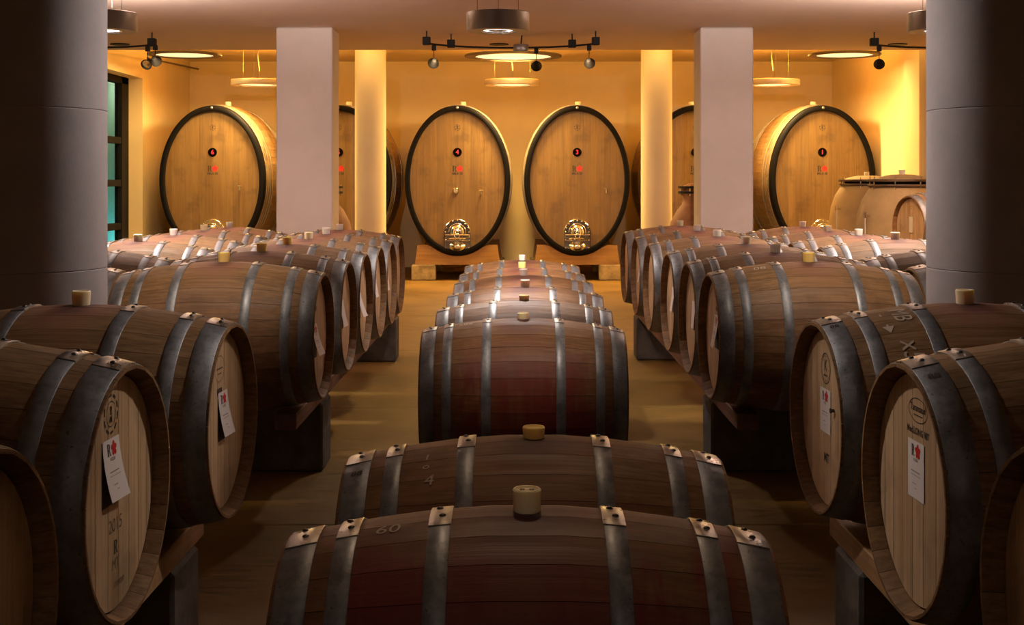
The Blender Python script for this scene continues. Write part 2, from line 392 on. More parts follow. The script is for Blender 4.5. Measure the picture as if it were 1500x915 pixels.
# ------------------------------------------------------------------ the room
def slab(name, x0, x1, y0, y1, z0, z1, m): return struct(name, MB().box(x0, x1, y0, y1, z0, z1), m)
XL, XR, YB, YF, YS = -5.65, 5.45, 23.0, -3.0, 17.36
fl = slab('floor', XL - 0.3, XR + 0.3, YF - 0.3, YB + 0.3, -0.3, -0.03, M['floor'])
ys = [YF, -0.15, 2.82, 5.80, 8.78, 11.75, 14.72, 17.70, 20.65, YB]; xs = [XL, -2.75, 0.35, 3.4, XR]
for j in range(len(ys) - 1):
    for i in range(len(xs) - 1):
        part('floor_slab', MB().box(xs[i] + 0.003, xs[i + 1] - 0.003, ys[j] + 0.004, ys[j + 1] - 0.004, -0.03, 0.0, 0.004), M['floor'], fl)
slab('ceiling', XL - 0.3, XR + 0.3, YF - 0.3, YS, CEIL, 4.0, M['ceiling'])
slab('ceiling_1', XL - 0.3, XR + 0.3, YS, YB + 0.3, BAY, 4.0, M['wall'])
slab('wall_back', XL - 0.3, XR + 0.3, YB, YB + 0.3, 0, BAY, M['wall'])
slab('wall_right', XR, XR + 0.3, YF, YB, 0, BAY, M['wall'])
slab('wall_front', XL - 0.3, XR + 0.3, YF - 0.3, YF, 0, CEIL, M['wall'])
# left wall with the deep window opening y 15.0 .. 20.1, z 0.25 .. 3.04
WY0, WY1, WZ0, WZ1 = 15.0, 20.1, 0.25, 3.04
mb = MB(); mb.box(XL - 0.3, XL, YF, WY0, 0, BAY).box(XL - 0.3, XL, WY1, YB, 0, BAY).box(XL - 0.3, XL, WY0, WY1, 0, WZ0).box(XL - 0.3, XL, WY0, WY1, WZ1, BAY)
struct('wall_left', mb, M['wall'])
slab('trim_1', XR - 0.10, XR, 17.7, 18.4, 0, BAY, M['wall'])
wn = thing('window_1', 'x', 'x', (XL - 0.27, 0, 0)); wn['kind'] = 'structure'; del wn['label']; del wn['category']
mb = MB().box(-0.05, 0.06, WY1 - 0.34, WY1, WZ0, WZ1).box(-0.05, 0.06, WY0, WY0 + 0.2, WZ0, WZ1).box(-0.05, 0.06, WY0, WY1, WZ1 - 0.10, WZ1).box(-0.05, 0.06, WY0, WY1, WZ0, WZ0 + 0.1)
part('window_frame', mb, M['frame_black'], wn)
rows_z = [WZ0 + 0.1, 0.82, 1.46, 2.09, WZ1 - 0.1]
cols_y = [WY0 + 0.2, 16.6, 18.15, WY1 - 0.34]
for z in rows_z[1:4]:
    part('glazing_bar', MB().box(-0.04, 0.05, WY0 + 0.2, WY1 - 0.34, z - 0.05, z + 0.05, 0.006), M['frame_black'], wn)
for y in cols_y[1:3]:
    part('glazing_bar', MB().box(-0.045, 0.055, y - 0.04, y + 0.04, WZ0 + 0.1, WZ1 - 0.1, 0.006), M['frame_black'], wn)
for i in range(3):
    for j in range(4):
        part('pane', MB().box(-0.012, -0.004, cols_y[i] + 0.03, cols_y[i + 1] - 0.0, rows_z[j] + 0.04, rows_z[j + 1] - 0.04), M['glass'], wn)
# boarded backdrop wall outside; unseen teal and green lights added to tint the panes
gw = slab('wall_outside', XL - 1.3, XL - 1.2, 12, 25, -0.3, 3.6, M['garden'])
slab('ground_outside', XL - 1.2, XL - 0.3, 12, 25, -0.3, -0.1, M['garden']).name = 'trim_2'
for k in range(26):
    part('wall_board', MB().box(XL - 1.2, XL - 1.17 + 0.02 * (k % 3), 12 + k * 0.5, 12.46 + k * 0.5, -0.1, 3.6), M['garden'], gw)
for yy in (17.5, 19.2, 20.9, 22.4):
    area((XL - 0.62, yy, 0.05), (XL - 1.2, yy, 0.7), 5, 0.3, (0.12, 0.75, 0.85), spread=2.4)
    area((XL - 0.62, yy, 3.3), (XL - 1.2, yy, 2.2), 4, 0.3, (0.75, 0.9, 0.6), spread=2.4)

# ------------------------------------------------------------------ columns
for (x0, x1, side) in ((-2.675, -2.05, 'left'), (2.04, 2.63, 'right')):
    me = MB().box(x0, x1, 14.8, 15.35, 0, CEIL, 0.012).mesh('square_column', M['column'])
    thing('square_column', 'square pale grey plaster column %s of centre, in front of the vats' % side, 'column', me=me, group=None)
for (x, side) in ((-2.0, 'left'), (1.91, 'right')):
    mb = MB().lathe([(0.212, 0), (0.212, BAY)], 48)
    thing('round_column', 'slim cream round column lit yellow beside the %s square column' % side, 'column', (x, 18.2, 0), me=mb.mesh('round_column', M['column_round']))
for (x, side) in ((-1.0, 'left'), (1.0, 'right')):
    R = 0.36; cx = x * (1.60 + R)
    prof = []
    z = 0
    for zz in (0.55, 1.16, 1.77, 2.38, 2.99, CEIL):
        prof += [(R - 0.002, z), (R, z + 0.003), None, (R, zz - 0.003), None, (R - 0.002, zz), None]; z = zz
    prof.pop()
    p = thing('round_pillar', 'large dark round concrete pillar at the %s edge of the picture' % side, 'pillar', (cx, 5.15, 0), me=MB().lathe(prof, 64, smooth=True).mesh('round_pillar', M['pillar']))

# ------------------------------------------------------------------ barrels
RB, RH, LH = 0.35, 0.29, 0.475
def prof_r(x): return RB - (RB - RH) * (abs(x) / LH) ** 1.9
NS = 28; SEG = 56; TH = 0.027
def P(x, r, th): return (x, -r * math.sin(th), r * math.cos(th) + RB)
XS = [-LH, -0.44, -0.40, -0.30, -0.20, -0.07, 0.07, 0.20, 0.30, 0.40, 0.44, LH]
def thk(x): return 0.007 if abs(x) > 0.47 else TH
def stave_mb(k, mb=None):
    mb = mb or MB(); a0, a1 = 2 * PI * (k - 0.5) / NS + 0.0022, 2 * PI * (k + 0.5) / NS - 0.0022
    def grid(angs, rf):
        vs = [P(x, rf(x), a) for x in XS for a in angs]; n = len(angs)
        fs = [(i * n + j, i * n + j + 1, (i + 1) * n + j + 1, (i + 1) * n + j) for i in range(len(XS) - 1) for j in range(n - 1)]
        mb.add(vs, fs, True)
    am = (a0 + a1) / 2
    grid([a0, am, a1], prof_r); grid([a0, a1], lambda x: prof_r(x) - thk(x))
    for a in (a0, a1):
        vs = []
        for x in XS: vs += [P(x, prof_r(x), a), P(x, prof_r(x) - thk(x), a)]
        mb.add(vs, [(2 * i, 2 * i + 1, 2 * i + 3, 2 * i + 2) for i in range(len(XS) - 1)])
    for x in (-LH, LH):
        r = prof_r(x); mb.add([P(x, r, a0), P(x, r, am), P(x, r, a1), P(x, r - thk(x), a1), P(x, r - thk(x), a0)], [(0, 1, 2, 3, 4)])
    return mb
_stave = {}
def stave_mesh(k, m):
    if (k, m) not in _stave: _stave[(k, m)] = stave_mb(k).mesh('stave', M[m])
    return _stave[(k, m)]
def staves_joined(m):
    if ('j', m) not in _stave:
        mb = MB()
        for k in range(NS): stave_mb(k, mb)
        _stave[('j', m)] = mb.mesh('staves', M[m])
    return _stave[('j', m)]
HOOPS = [(-0.468, -0.405), (-0.368, -0.326), (-0.190, -0.147), (0.147, 0.190), (0.326, 0.368), (0.405, 0.468)]
def band_mb(x0, x1, lift, a0=0.0, a1=2 * PI, n=SEG, mb=None, mi=0):
    mb = mb or MB(); full = (a1 - a0) > 6.2
    base = PI / SEG * 0
    angs = [a0 + (a1 - a0) * k / n for k in range(n + (0 if full else 1))]
    m = len(angs); xm = (x0 + x1) / 2
    def strip(pts, smooth):
        vs = [P(x, r, a) for (x, r) in pts for a in angs]
        fs = [(j * m + k, j * m + (k + 1) % m, (j + 1) * m + (k + 1) % m, (j + 1) * m + k) for j in range(len(pts) - 1) for k in range(m if full else m - 1)]
        mb.add(vs, fs, smooth, mi)
    r = lambda x: prof_r(x) + lift
    e = 0.0012
    strip([(x0, r(x0) - e), (x0 + e, r(x0)), (xm, r(xm)), (x1 - e, r(x1)), (x1, r(x1) - e)], True)
    strip([(x0, r(x0) - e), (x0, prof_r(x0) - 0.002)], False); strip([(x1, r(x1) - e), (x1, prof_r(x1) - 0.002)], False)
    if not full:
        for a in (a0, a1): mb.add([P(x0, r(x0), a), P(x1, r(x1), a), P(x1, prof_r(x1), a), P(x0, prof_r(x0), a)], [(0, 1, 2, 3)], False, mi)
    return mb
def rivet_mb(x, th, mb=None, mi=0, s=0.0075, lift=0.005):
    mb = mb or MB(); c = Vector(P(x, prof_r(x) + lift, th)); n = Vector((0, -math.sin(th), math.cos(th)))
    u = Vector((1, 0, 0)); v = n.cross(u); vs = []
    for (rr, h) in ((s, 0), (s * 0.8, s * 0.4), (s * 0.35, s * 0.62)):
        for k in range(8): a = PI * k / 4; vs.append(c + u * math.cos(a) * rr + v * math.sin(a) * rr + n * h)
    fs = [(j * 8 + k, j * 8 + (k + 1) % 8, (j + 1) * 8 + (k + 1) % 8, (j + 1) * 8 + k) for j in (0, 1) for k in range(8)] + [tuple(range(16, 24))]
    return mb.add(vs, fs, True, mi)
HM = []
for (x0, x1) in HOOPS:
    sgn = 1 if x0 > 0 else -1; xm = (x0 + x1) / 2
    t0, t1 = math.radians(-9), math.radians(12)
    d = dict(band=band_mb(x0, x1, 0.0028).mesh('hoop', M['hoop']),
             end=band_mb(x0 - 0.0004, x1 + 0.0004, 0.0052, t0, t1, 6).mesh('hoop_end', M['hoop_end']),
             r1=rivet_mb(xm - 0.004, math.radians(-4)).mesh('rivet', M['rivet']), r2=rivet_mb(xm + 0.004, math.radians(5)).mesh('rivet', M['rivet']))
    j = band_mb(x0, x1, 0.0028); band_mb(x0 - 0.0004, x1 + 0.0004, 0.0052, t0, t1, 6, j, 1); rivet_mb(xm - 0.004, math.radians(-4), j, 2); rivet_mb(xm + 0.004, math.radians(5), j, 2)
    d['all'] = j.mesh('hoop', [M['hoop'], M['hoop_end'], M['rivet']]); HM.append(d)
XH = LH - 0.038; RHD = 0.2665
def board_poly(y0, y1, a, b, n=8):
    pts = []
    for k in range(n + 1):
        y = y0 + (y1 - y0) * k / n; pts.append((y, b * math.sqrt(max(0, 1 - (y / a) ** 2))))
    return pts + [(y, -z) for (y, z) in reversed(pts)]
def board_mb(y0, y1, a, b, cz, front, back, axis, mb=None):
    """one head board: cross-head strip of an ellipse, chamfered, front and back are positions on the axis"""
    mb = mb or MB(); g = 0.0004 if a < 0.5 else 0.0003; ch = 0.0012 if a < 0.5 else 0.0008
    sd = 1 if front > back else -1
    A = board_poly(y0 + g, y1 - g, a, b); B = board_poly(y0 + g + ch, y1 - g - ch, a, b)
    lay = [(B, front), (A, front - sd * ch), (A, back)]; n = len(A)
    def q(p, h): return (h, p[0], p[1] + cz) if axis == 'X' else (p[0], h, p[1] + cz)
    vs = [q(p, h) for (pl, h) in lay for p in pl]
    fs = [tuple(range(n)), tuple(range(2 * n, 3 * n))] + [(j * n + k, j * n + (k + 1) % n, (j + 1) * n + (k + 1) % n, (j + 1) * n + k) for j in (0, 1) for k in range(n)]
    return mb.add(vs, fs)
HB = [-0.2665, -0.205, -0.128, -0.048, 0.022, 0.092, 0.158, 0.218, 0.2665]
_hb = {}
for s in (1, -1):
    _hb[s] = [board_mb(HB[i], HB[i + 1], RHD, RHD, RB, s * XH, s * (XH - 0.02), 'X').mesh('head_board', M['head']) for i in range(8)]
    mb = MB()
    for i in range(8): board_mb(HB[i], HB[i + 1], RHD, RHD, RB, s * XH, s * (XH - 0.02), 'X', mb)
    _hb[('j', s)] = mb.mesh('head', M['head'])
def bung_mesh(mt, h, r=0.0285):
    return MB().lathe([(r * 0.86, -0.03), (r, h - 0.003), None, (r - 0.002, h), (r - 0.005, h), None, (r - 0.006, h - 0.003), (0, h - 0.003)], 20).mesh('bung', M[mt])
BUNG = {k: bung_mesh(k, 0.042) for k in ('bung', 'bung_yellow', 'bung_white')}
BUNGS = {k: bung_mesh(k, 0.026) for k in ('bung', 'bung_yellow', 'bung_white')}
def face_map(s, off=0.0008):
    """2D point on the barrel head (right, up from the barrel axis) -> local point; s = side the head faces"""
    return lambda u, v: (s * (XH + off), s * u, v + RB)
def body_map(x0, th0, flip=1, lift=0.0012):
    """2D lettering laid over the staves: u runs down the flank, v along the barrel"""
    return lambda u, v: P(x0 + flip * v, prof_r(x0 + flip * v) + lift, th0 + u / RB)
def paper(parent, s, u0, v0, wd, ht, curl=0.0, printed=True, tilt=0.0):
    """paper label pinned at its top edge, hanging and curling towards the bottom; its print are sub-parts"""
    def fn(u, v, off=0.0):
        k = min(1.0, max(0.0, (0.5 - v / ht)))
        out = 0.002 + curl * (k ** 1.6) * 0.35 + 0.12 * curl * k * (0.5 + u / wd)
        du = curl * 0.45 * k * k
        uu = u0 + u * math.cos(tilt) - v * math.sin(tilt) + du; vv = v0 + v * math.cos(tilt) + u * math.sin(tilt)
        return (s * (XH + out + off), s * uu, vv + RB)
    mb = MB(); nu, nv = 3, 10
    vs = [fn(-wd / 2 + wd * i / nu, -ht / 2 + ht * j / nv) for j in range(nv + 1) for i in range(nu + 1)]
    vs2 = [fn(-wd / 2 + wd * i / nu, -ht / 2 + ht * j / nv, -0.0006) for j in range(nv + 1) for i in range(nu + 1)]
    fs = [(j * (nu + 1) + i, j * (nu + 1) + i + 1, (j + 1) * (nu + 1) + i + 1, (j + 1) * (nu + 1) + i) for j in range(nv) for i in range(nu)]
    mb.add(vs, fs, True).add(vs2, fs, True)
    if curl > 0:
        pb = part('label_dark_piece', plot([rect2d(u0 - wd / 2, u0 + wd / 2, v0 - ht / 2 - 0.012, v0 + ht / 2 - 0.002)], lambda u, v: (s * (XH + 0.0012), s * u, v + RB)), M['paper_dark'], parent)  # dark sheet behind the label, reaching below its bottom edge
    sh = part('paper_label', mb, M['paper'], parent)
    g = lambda u, v: fn(u, v, 0.0006)
    if printed:
        part('emblem', plot([flower2d(wd * 0.17, wd * 0.13, ht * 0.33)], g), M['red_ink'], sh)
        blk = [serifR2d(ht * 0.20, -wd * 0.17, ht * 0.33), shift2d(text2d('ROSSE', ht * 0.075), 0, ht * 0.17)]
        part('print', plot(blk, g), M['ink'], sh)
        gr = [rect2d(-wd * .28, wd * .25, -0.04 * ht, -0.02 * ht), rect2d(-wd * .3, wd * .3, -0.10 * ht, -0.09 * ht), rect2d(-wd * .2, wd * .02, -0.25 * ht, -0.235 * ht), rect2d(-wd * .08, wd * .05, -0.33 * ht, -0.32 * ht)]
        part('print', plot(gr, g), M['grey_print'], sh)
    return sh
def barrel(label, loc, group, near=False, stave='stave', bung='bung', short=False, heads=(1, -1), rz=0.0, name='wine_barrel'):
    t = thing(name, label, 'barrel', loc, rz, group)
    if near:
        for k in range(NS): link('stave', stave_mesh(k, stave), t)
    else:
        o = link('staves', staves_joined(stave), t); o['kind'] = 'stuff'
    for d in HM:
        if near:
            h = link('hoop', d['band'], t); e = link('hoop_end', d['end'], h); e['label'] = 'riveted overlapping end of the hoop'
            link('rivet', d['r1'], h); link('rivet', d['r2'], h)
        else: link('hoop', d['all'], t)
    for s in (1, -1):
        if near and s in heads:
            for me in _hb[s]: link('head_board', me, t)
        else: link('head', _hb[('j', s)], t)
    link('bung', (BUNGS if short else BUNG)[bung], t, (0, 0, 2 * RB))
    return t
ORD = ['first', 'second', 'third', 'fourth', 'fifth', 'sixth', 'seventh', 'eighth', 'ninth', 'tenth']
# middle row: axis height 0.51 -> base 0.16
MID = [(2.63, 0.02, 'bung', False, 'nearest barrel of the middle row, cut by the bottom edge, tall milky bung'),
       (3.38, 0.043, 'bung_yellow', True, 'second barrel of the middle row, dark wine spill beside a squat yellow bung'),
       (6.28, 0.03, 'bung', True, 'third barrel of the middle row, its whole red-stained front in view'),
       (7.25, 0.04, 'bung', True, 'fourth barrel of the middle row, just behind the fully visible one'),
       (8.15, 0.05, 'bung_white', False, 'fifth barrel of the middle row, hoops catching pale light'),
       (9.15, 0.046, 'bung_white', False, 'sixth barrel of the middle row, two places before the last'),
       (10.1, 0.04, 'bung_yellow', False, 'seventh barrel of the middle row, last but one, mostly hidden'),
       (11.05, 0.044, 'bung_white', False, 'last barrel of the middle row, nearest the two central vats')]
MZ = 0.15
mids = []
for (d, x, bk, sh, lb) in MID:
    near = d < 7
    mids.append(barrel(lb, (x, d, MZ - (0.01 if d > 10 else 0)), 'barrels of the middle row', near, 'stave_front' if d < 3 else 'stave_mid', bk, sh))
# side rows
SZ = 0.42
LD = [(2.18, -1.33), (3.09, -1.362), (4.08, -1.335), (6.25, -1.375), (7.15, -1.37), (7.95, -1.37), (8.7, -1.36), (9.5, -1.36), (10.3, -1.37)]
RD = [(2.21, 1.35), (3.13, 1.368), (4.13, 1.39), (6.25, 1.37), (7.08, 1.375), (8.0, 1.375), (9.1, 1.37), (10.15, 1.375), (11.2, 1.375)]
LL = ['barrel cut by the lower left corner, only a strip of its head showing',
      'big near left barrel with curled white label and chalk S on top',
      'second full left barrel, below the dark pillar, curled label on its head',
      'left inner row barrel with squat yellow bung, first beyond the left pillar',
      'left inner row barrel, second beyond the left pillar',
      'left inner row barrel, third beyond the left pillar',
      'left inner row barrel, fourth beyond the left pillar',
      'left inner row barrel, fifth beyond the left pillar, bung against the grey column',
      'left inner row barrel, last one, farthest from the camera']
RL = ['barrel cut by the lower right edge, a strip of its head showing',
      'big near right barrel with oval cooperage stamp and flat white label',
      'right barrel with chalk letters and number 5 written on top, round stamped head',
      'right inner row barrel, first beyond the right pillar, label and yellow bung',
      'right inner row barrel, second beyond the right pillar',
      'right inner row barrel, third beyond the right pillar',
      'right inner row barrel, fourth beyond the right pillar',
      'right inner row barrel, fifth beyond the right pillar, bung against the grey column',
      'right inner row barrel, last one, farthest from the camera']
LBK = ['bung', 'bung', 'bung', 'bung_yellow', 'bung_yellow', 'bung_yellow', 'bung', 'bung_white', 'bung_white']
RBK = ['bung', 'bung', 'bung', 'bung_yellow', 'bung_white', 'bung_white', 'bung_white', 'bung_white', 'bung_white']
lefts = [barrel(LL[i], (x, d, SZ + (0.012 if i in (1,) else 0)), 'barrels of the left inner row', i < 4, 'stave', LBK[i], False, (1,), -(0.048 if i < 3 else 0.025)) for i, (d, x) in enumerate(LD)]
rights = [barrel(RL[i], (x, d, SZ + (0.01 if i in (1,) else 0)), 'barrels of the right inner row', i < 4, 'stave', RBK[i], False, (-1,), 0.052 if i < 3 else 0.03) for i, (d, x) in enumerate(RD)]
OD = [6.5, 7.42, 8.4, 9.3, 10.2, 11.1]
for sx, sd in ((-1, 'left'), (1, 'right')):
    for i, d in enumerate(OD):
        nm = ['nearest barrel of the %s outer row, its dark end beside the pillar', 'second barrel of the %s outer row, behind the nearest', 'third barrel of the %s outer row, counted from the pillar',
              'fourth barrel of the %s outer row, counted from the pillar', 'fifth barrel of the %s outer row, last but one', 'last barrel of the %s outer row, in front of the end vat'][i] % sd
        barrel(nm, (sx * 2.39, d + random.uniform(-.03, .03), SZ + random.uniform(-.01, .012)), 'barrels of the %s outer row' % sd, False, 'stave', ['bung', 'bung', 'bung_white', 'bung_white', 'bung', 'bung_white'][i])

# marks and labels on the heads
def mark(parent, polys, fn, m, name='stamp', label=None): return part(name, plot(polys, fn), M[m], parent, label)
L1, L2, L3 = lefts[1], lefts[2], lefts[3]; R1, R2, R3 = rights[1], rights[2], rights[3]
fL, fR = face_map(1), face_map(-1)
def arc_text(word, r, a0, a1, size, cx, cy):
    out = []
    for i, c in enumerate(word):
        if c == ' ': continue
        a = a0 + (a1 - a0) * i / max(1, len(word) - 1)
        out.append(shift2d(text2d(c, size), cx + r * math.cos(a), cy + r * math.sin(a), a - PI / 2))
    return out
mark(L1, [ring2d(0.046, 0.046, 0.006, 30, -0.03, 0.185, 3), ring2d(0.03, 0.03, 0.002, 30, -0.03, 0.185), serifR2d(0.02, -0.03, 0.193), shift2d(text2d('M', 0.022, 0, 0.0006), -0.03, 0.172)], fL, 'ink', label='round dashed cooperage stamp')
paper(L1, 1, -0.035, 0.06, 0.105, 0.14, 0.045)
mark(L1, [shift2d(text2d('2015', 0.045), 0.0, -0.075)], fL, 'ink_soft', 'writing')
mark(L1, [serifR2d(0.032, 0.0, -0.125)], fL, 'ink', 'writing')
mark(L1, [shift2d(text2d('MT', 0.036), 0.0, -0.165), shift2d(text2d('mnun', 0.03, 0.4), 0.02, -0.21)], fL, 'ink_soft', 'writing')
mark(L2, [ring2d(0.052, 0.040, 0.0022, 40, -0.03, 0.16), rect2d(-0.065, 0.005, 0.158, 0.163), rect2d(-0.05, -0.01, 0.143, 0.147)], fL, 'ink_soft', label='oval cooperage stamp')
mark(L2, [shift2d(text2d('MBR', 0.03, 0, 0.0006), -0.03, 0.09)], fL, 'ink')
paper(L2, 1, 0.0, 0.02, 0.10, 0.135, 0.045)
paper(L3, 1, -0.06, -0.01, 0.11, 0.145, 0.075)
mark(L3, [shift2d(text2d('MBR', 0.03, 0, 0.0006), -0.03, 0.13)], fL, 'ink')
for i, cu, z in ((4, 0.05, 0.02), (5, 0.08, -0.01), (6, 0.04, 0.04), (7, 0.03, 0.02)):
    paper(lefts[i], 1, -0.04, z, 0.10, 0.14, cu, False)
mark(lefts[4], [ring2d(0.04, 0.04, 0.004, 24, -0.03, 0.15)], fL, 'ink_soft')
mark(R1, [ring2d(0.062, 0.029, 0.0022, 44, 0.015, 0.185), shift2d(text2d('Taransaud', 0.024, 0, 0.0004), 0.015, 0.19), rect2d(-0.012, 0.045, 0.172, 0.1745)], fR, 'ink', label='oval cooperage stamp')
mark(R1, [shift2d(text2d('Med.LONG MT', 0.022, 0, 0.0006), 0.015, 0.135)], fR, 'ink')
paper(R1, -1, 0.005, 0.045, 0.105, 0.135, 0.0)
mark(R1, [rect2d(-0.0475, 0.0575, -0.0215, -0.020), rect2d(0.0572, 0.0595, -0.02, 0.11)], face_map(-1, 0.001), 'paper_dark', 'label_dark_piece')  # dark strips along the bottom and one side of the label
mark(R2, [ring2d(0.05, 0.048, 0.0035, 44, 0.0, 0.15), ring2d(0.041, 0.039, 0.0016, 44, 0.0, 0.15), shift2d(text2d('K', 0.05, 0, 0.0006), 0, 0.158), rect2d(-0.02, 0.02, 0.126, 0.131)], fR, 'ink', label='round double-ringed stamp')
paper(R2, -1, 0.0, 0.02, 0.11, 0.135, 0.0)
mark(R2, [shift2d(text2d('MT', 0.04, 0, 0.0008), 0.01, -0.125)], fR, 'ink')
part('small_spigot', MB().tube([(-XH, -0.09, RB + 0.035), (-XH - 0.01, -0.09, RB + 0.035)], 0.005).lathe([(0.008, -XH - 0.013), (0.008, -XH - 0.009)], 12, 'X', (0, -0.09, RB + 0.035)), M['rivet'], R2)
paper(R3, -1, 0.03, 0.03, 0.11, 0.145, 0.075)
mark(R3, [shift2d(text2d('MB', 0.03, 0, 0.0006), 0.02, 0.13)], fR, 'ink')
for i, cu, z in ((4, 0.03, 0.02), (5, 0.05, 0.02), (7, 0.05, 0.03)):
    paper(rights[i], -1, 0.02, z, 0.10, 0.14, cu, False)
# chalk on the staves (camera side of the top), hoop stencils
def chalk_on(parent, word, x0, deg, size, flip=1, m='chalk', lift=0.0014, bold=0.0, name='chalk_writing'):
    mark(parent, [text2d(word, size, 0.1, bold)], body_map(x0, math.radians(deg), flip, lift), m, name)
def chalk_flat(parent, word, x0, deg, size, m='chalk', lift=0.0014, bold=0.0, name='chalk_writing'):
    mark(parent, [text2d(word, size, 0.1, bold)], lambda u, v: P(x0 + u, prof_r(x0 + u) + lift, math.radians(deg) - v / RB), m, name)
chalk_on(R2, 'MB', -0.235, 14, 0.075); chalk_on(R2, 'x5', -0.25, 45, 0.085)
mark(R2, [rect2d(-0.06, 0.035, -0.003, 0.003), ([(0.03, -0.018), (0.03, 0.018), (0.065, 0.0)], [(0, 1, 2)])], body_map(-0.29, math.radians(21)), 'chalk', 'chalk_writing')
chalk_on(L1, 'S', 0.05, 12, 0.09, -1)
chalk_flat(mids[2], '58x', -0.27, 9, 0.045)
chalk_flat(mids[1], '1', -0.265, 17, 0.04); chalk_flat(mids[1], 'o', -0.265, 24, 0.035); chalk_flat(mids[1], '4', -0.255, 33, 0.05)
chalk_flat(mids[0], '60', -0.27, 10, 0.05)
chalk_flat(R3, '08', -0.25, 14, 0.06)
for b, x0, dg in ((R1, -0.437, 22), (mids[1], -0.437, 22), (R2, -0.437, 17), (R3, -0.437, 12)):
    chalk_flat(b, '88', x0, dg, 0.028, 'ink', 0.0042, 0.0006, 'hoop_stencil')
bm8 = MB().lathe([(0.003, 0.0425), (0.003, 0.0428)], 6)
mark(mids[0], [text2d('8-8', 0.022, 0, 0.0004)], lambda u, v: (u, v, 2 * RB + 0.0395), 'ink_soft', 'embossed_mark')

# ------------------------------------------------------------------ racks
def block(x0, x1, y0, y1, z1, label, group):
    me = MB().box(x0, x1, y0, y1, 0, z1, 0.012).mesh('concrete_block', M['concrete'])
    return thing('concrete_block', label, 'block', (0, 0, 0), 0, group, me)
BT = 0.355
for sx, sd in ((-1, 'left'), (1, 'right')):
    rows = (('inner', 1.06, 1.64, 1.0, 1.75, 11.5, 0.4), ('outer', 2.11, 2.67, 2.03, 2.78, 11.6, 6.0))
    for (rn, xa, xb, bx0, bx1, ye, ys0) in rows:
        for bi, (y0, wd_) in enumerate(((1.0, 'at the very front'), (3.88, 'under the near barrels'), (6.85, 'just beyond the pillar'), (11.1, 'at the far end'))):
            if rn == 'outer' and bi < 2: continue
            if rn == 'inner' and bi == 3 and sx < 0: y0 = 11.0
            a, b = sorted((sx * bx0, sx * bx1))
            block(a, b, y0, y0 + 0.31, BT, 'grey concrete rack block of the %s %s row, %s' % (sd, rn, wd_), 'rack blocks')
        for xx, inn in ((xa, 'aisle side'), (xb, 'outer side')):
            segs = ((ys0, 4.30, 'near'), (5.4, ye, 'far')) if rn == 'inner' else ((ys0, ye, 'far'),)
            for (q0, q1, nf) in segs:
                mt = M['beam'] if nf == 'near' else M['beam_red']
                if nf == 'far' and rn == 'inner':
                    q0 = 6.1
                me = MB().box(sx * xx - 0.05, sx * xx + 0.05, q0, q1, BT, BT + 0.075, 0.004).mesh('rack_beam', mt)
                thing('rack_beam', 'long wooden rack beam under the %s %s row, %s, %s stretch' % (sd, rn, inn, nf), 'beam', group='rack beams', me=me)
    # wedges between neighbouring barrels on the aisle-side beam
    ds = [d for d, _ in (LD if sx < 0 else RD)]
    wd = [(ds[i] + ds[i + 1]) / 2 for i in range(len(ds) - 1) if ds[i + 1] - ds[i] < 1.5]
    for k, y in enumerate(wd):
        h = 0.075
        mb = MB(); x = sx * 1.06
        vs = [(x - 0.045, y - 0.09, 0), (x + 0.045, y - 0.09, 0), (x + 0.045, y + 0.09, 0), (x - 0.045, y + 0.09, 0),
              (x - 0.045, y - 0.085, h), (x + 0.045, y - 0.085, h), (x + 0.045, y - 0.065, h), (x - 0.045, y - 0.065, h),
              (x - 0.045, y + 0.065, h), (x + 0.045, y + 0.065, h), (x + 0.045, y + 0.085, h), (x - 0.045, y + 0.085, h), (x - 0.045, y, 0.02), (x + 0.045, y, 0.02)]
        fs = [(0, 3, 2, 1), (0, 1, 5, 4), (4, 5, 6, 7), (7, 6, 13, 12), (12, 13, 9, 8), (8, 9, 10, 11), (11, 10, 2, 3), (0, 4, 7, 12), (0, 12, 3), (12, 8, 11, 3), (1, 13, 6, 5), (1, 2, 13), (2, 10, 9, 13)]
        mb.add(vs, fs)
        thing('wooden_chock', 'pale wooden chock on the %s rack beam, %s from the front' % (sd, ORD[k]), 'chock', (0, 0, BT + 0.075), group='chocks between barrels', me=mb.mesh('wooden_chock', M['beam']))
for xx, nm in ((-0.22, 'left'), (0.30, 'right')):
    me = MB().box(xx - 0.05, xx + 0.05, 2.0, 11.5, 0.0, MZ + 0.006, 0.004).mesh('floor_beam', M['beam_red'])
    thing('floor_beam', 'low wooden beam under the middle row, %s one' % nm, 'beam', group='beams of the middle row', me=me)

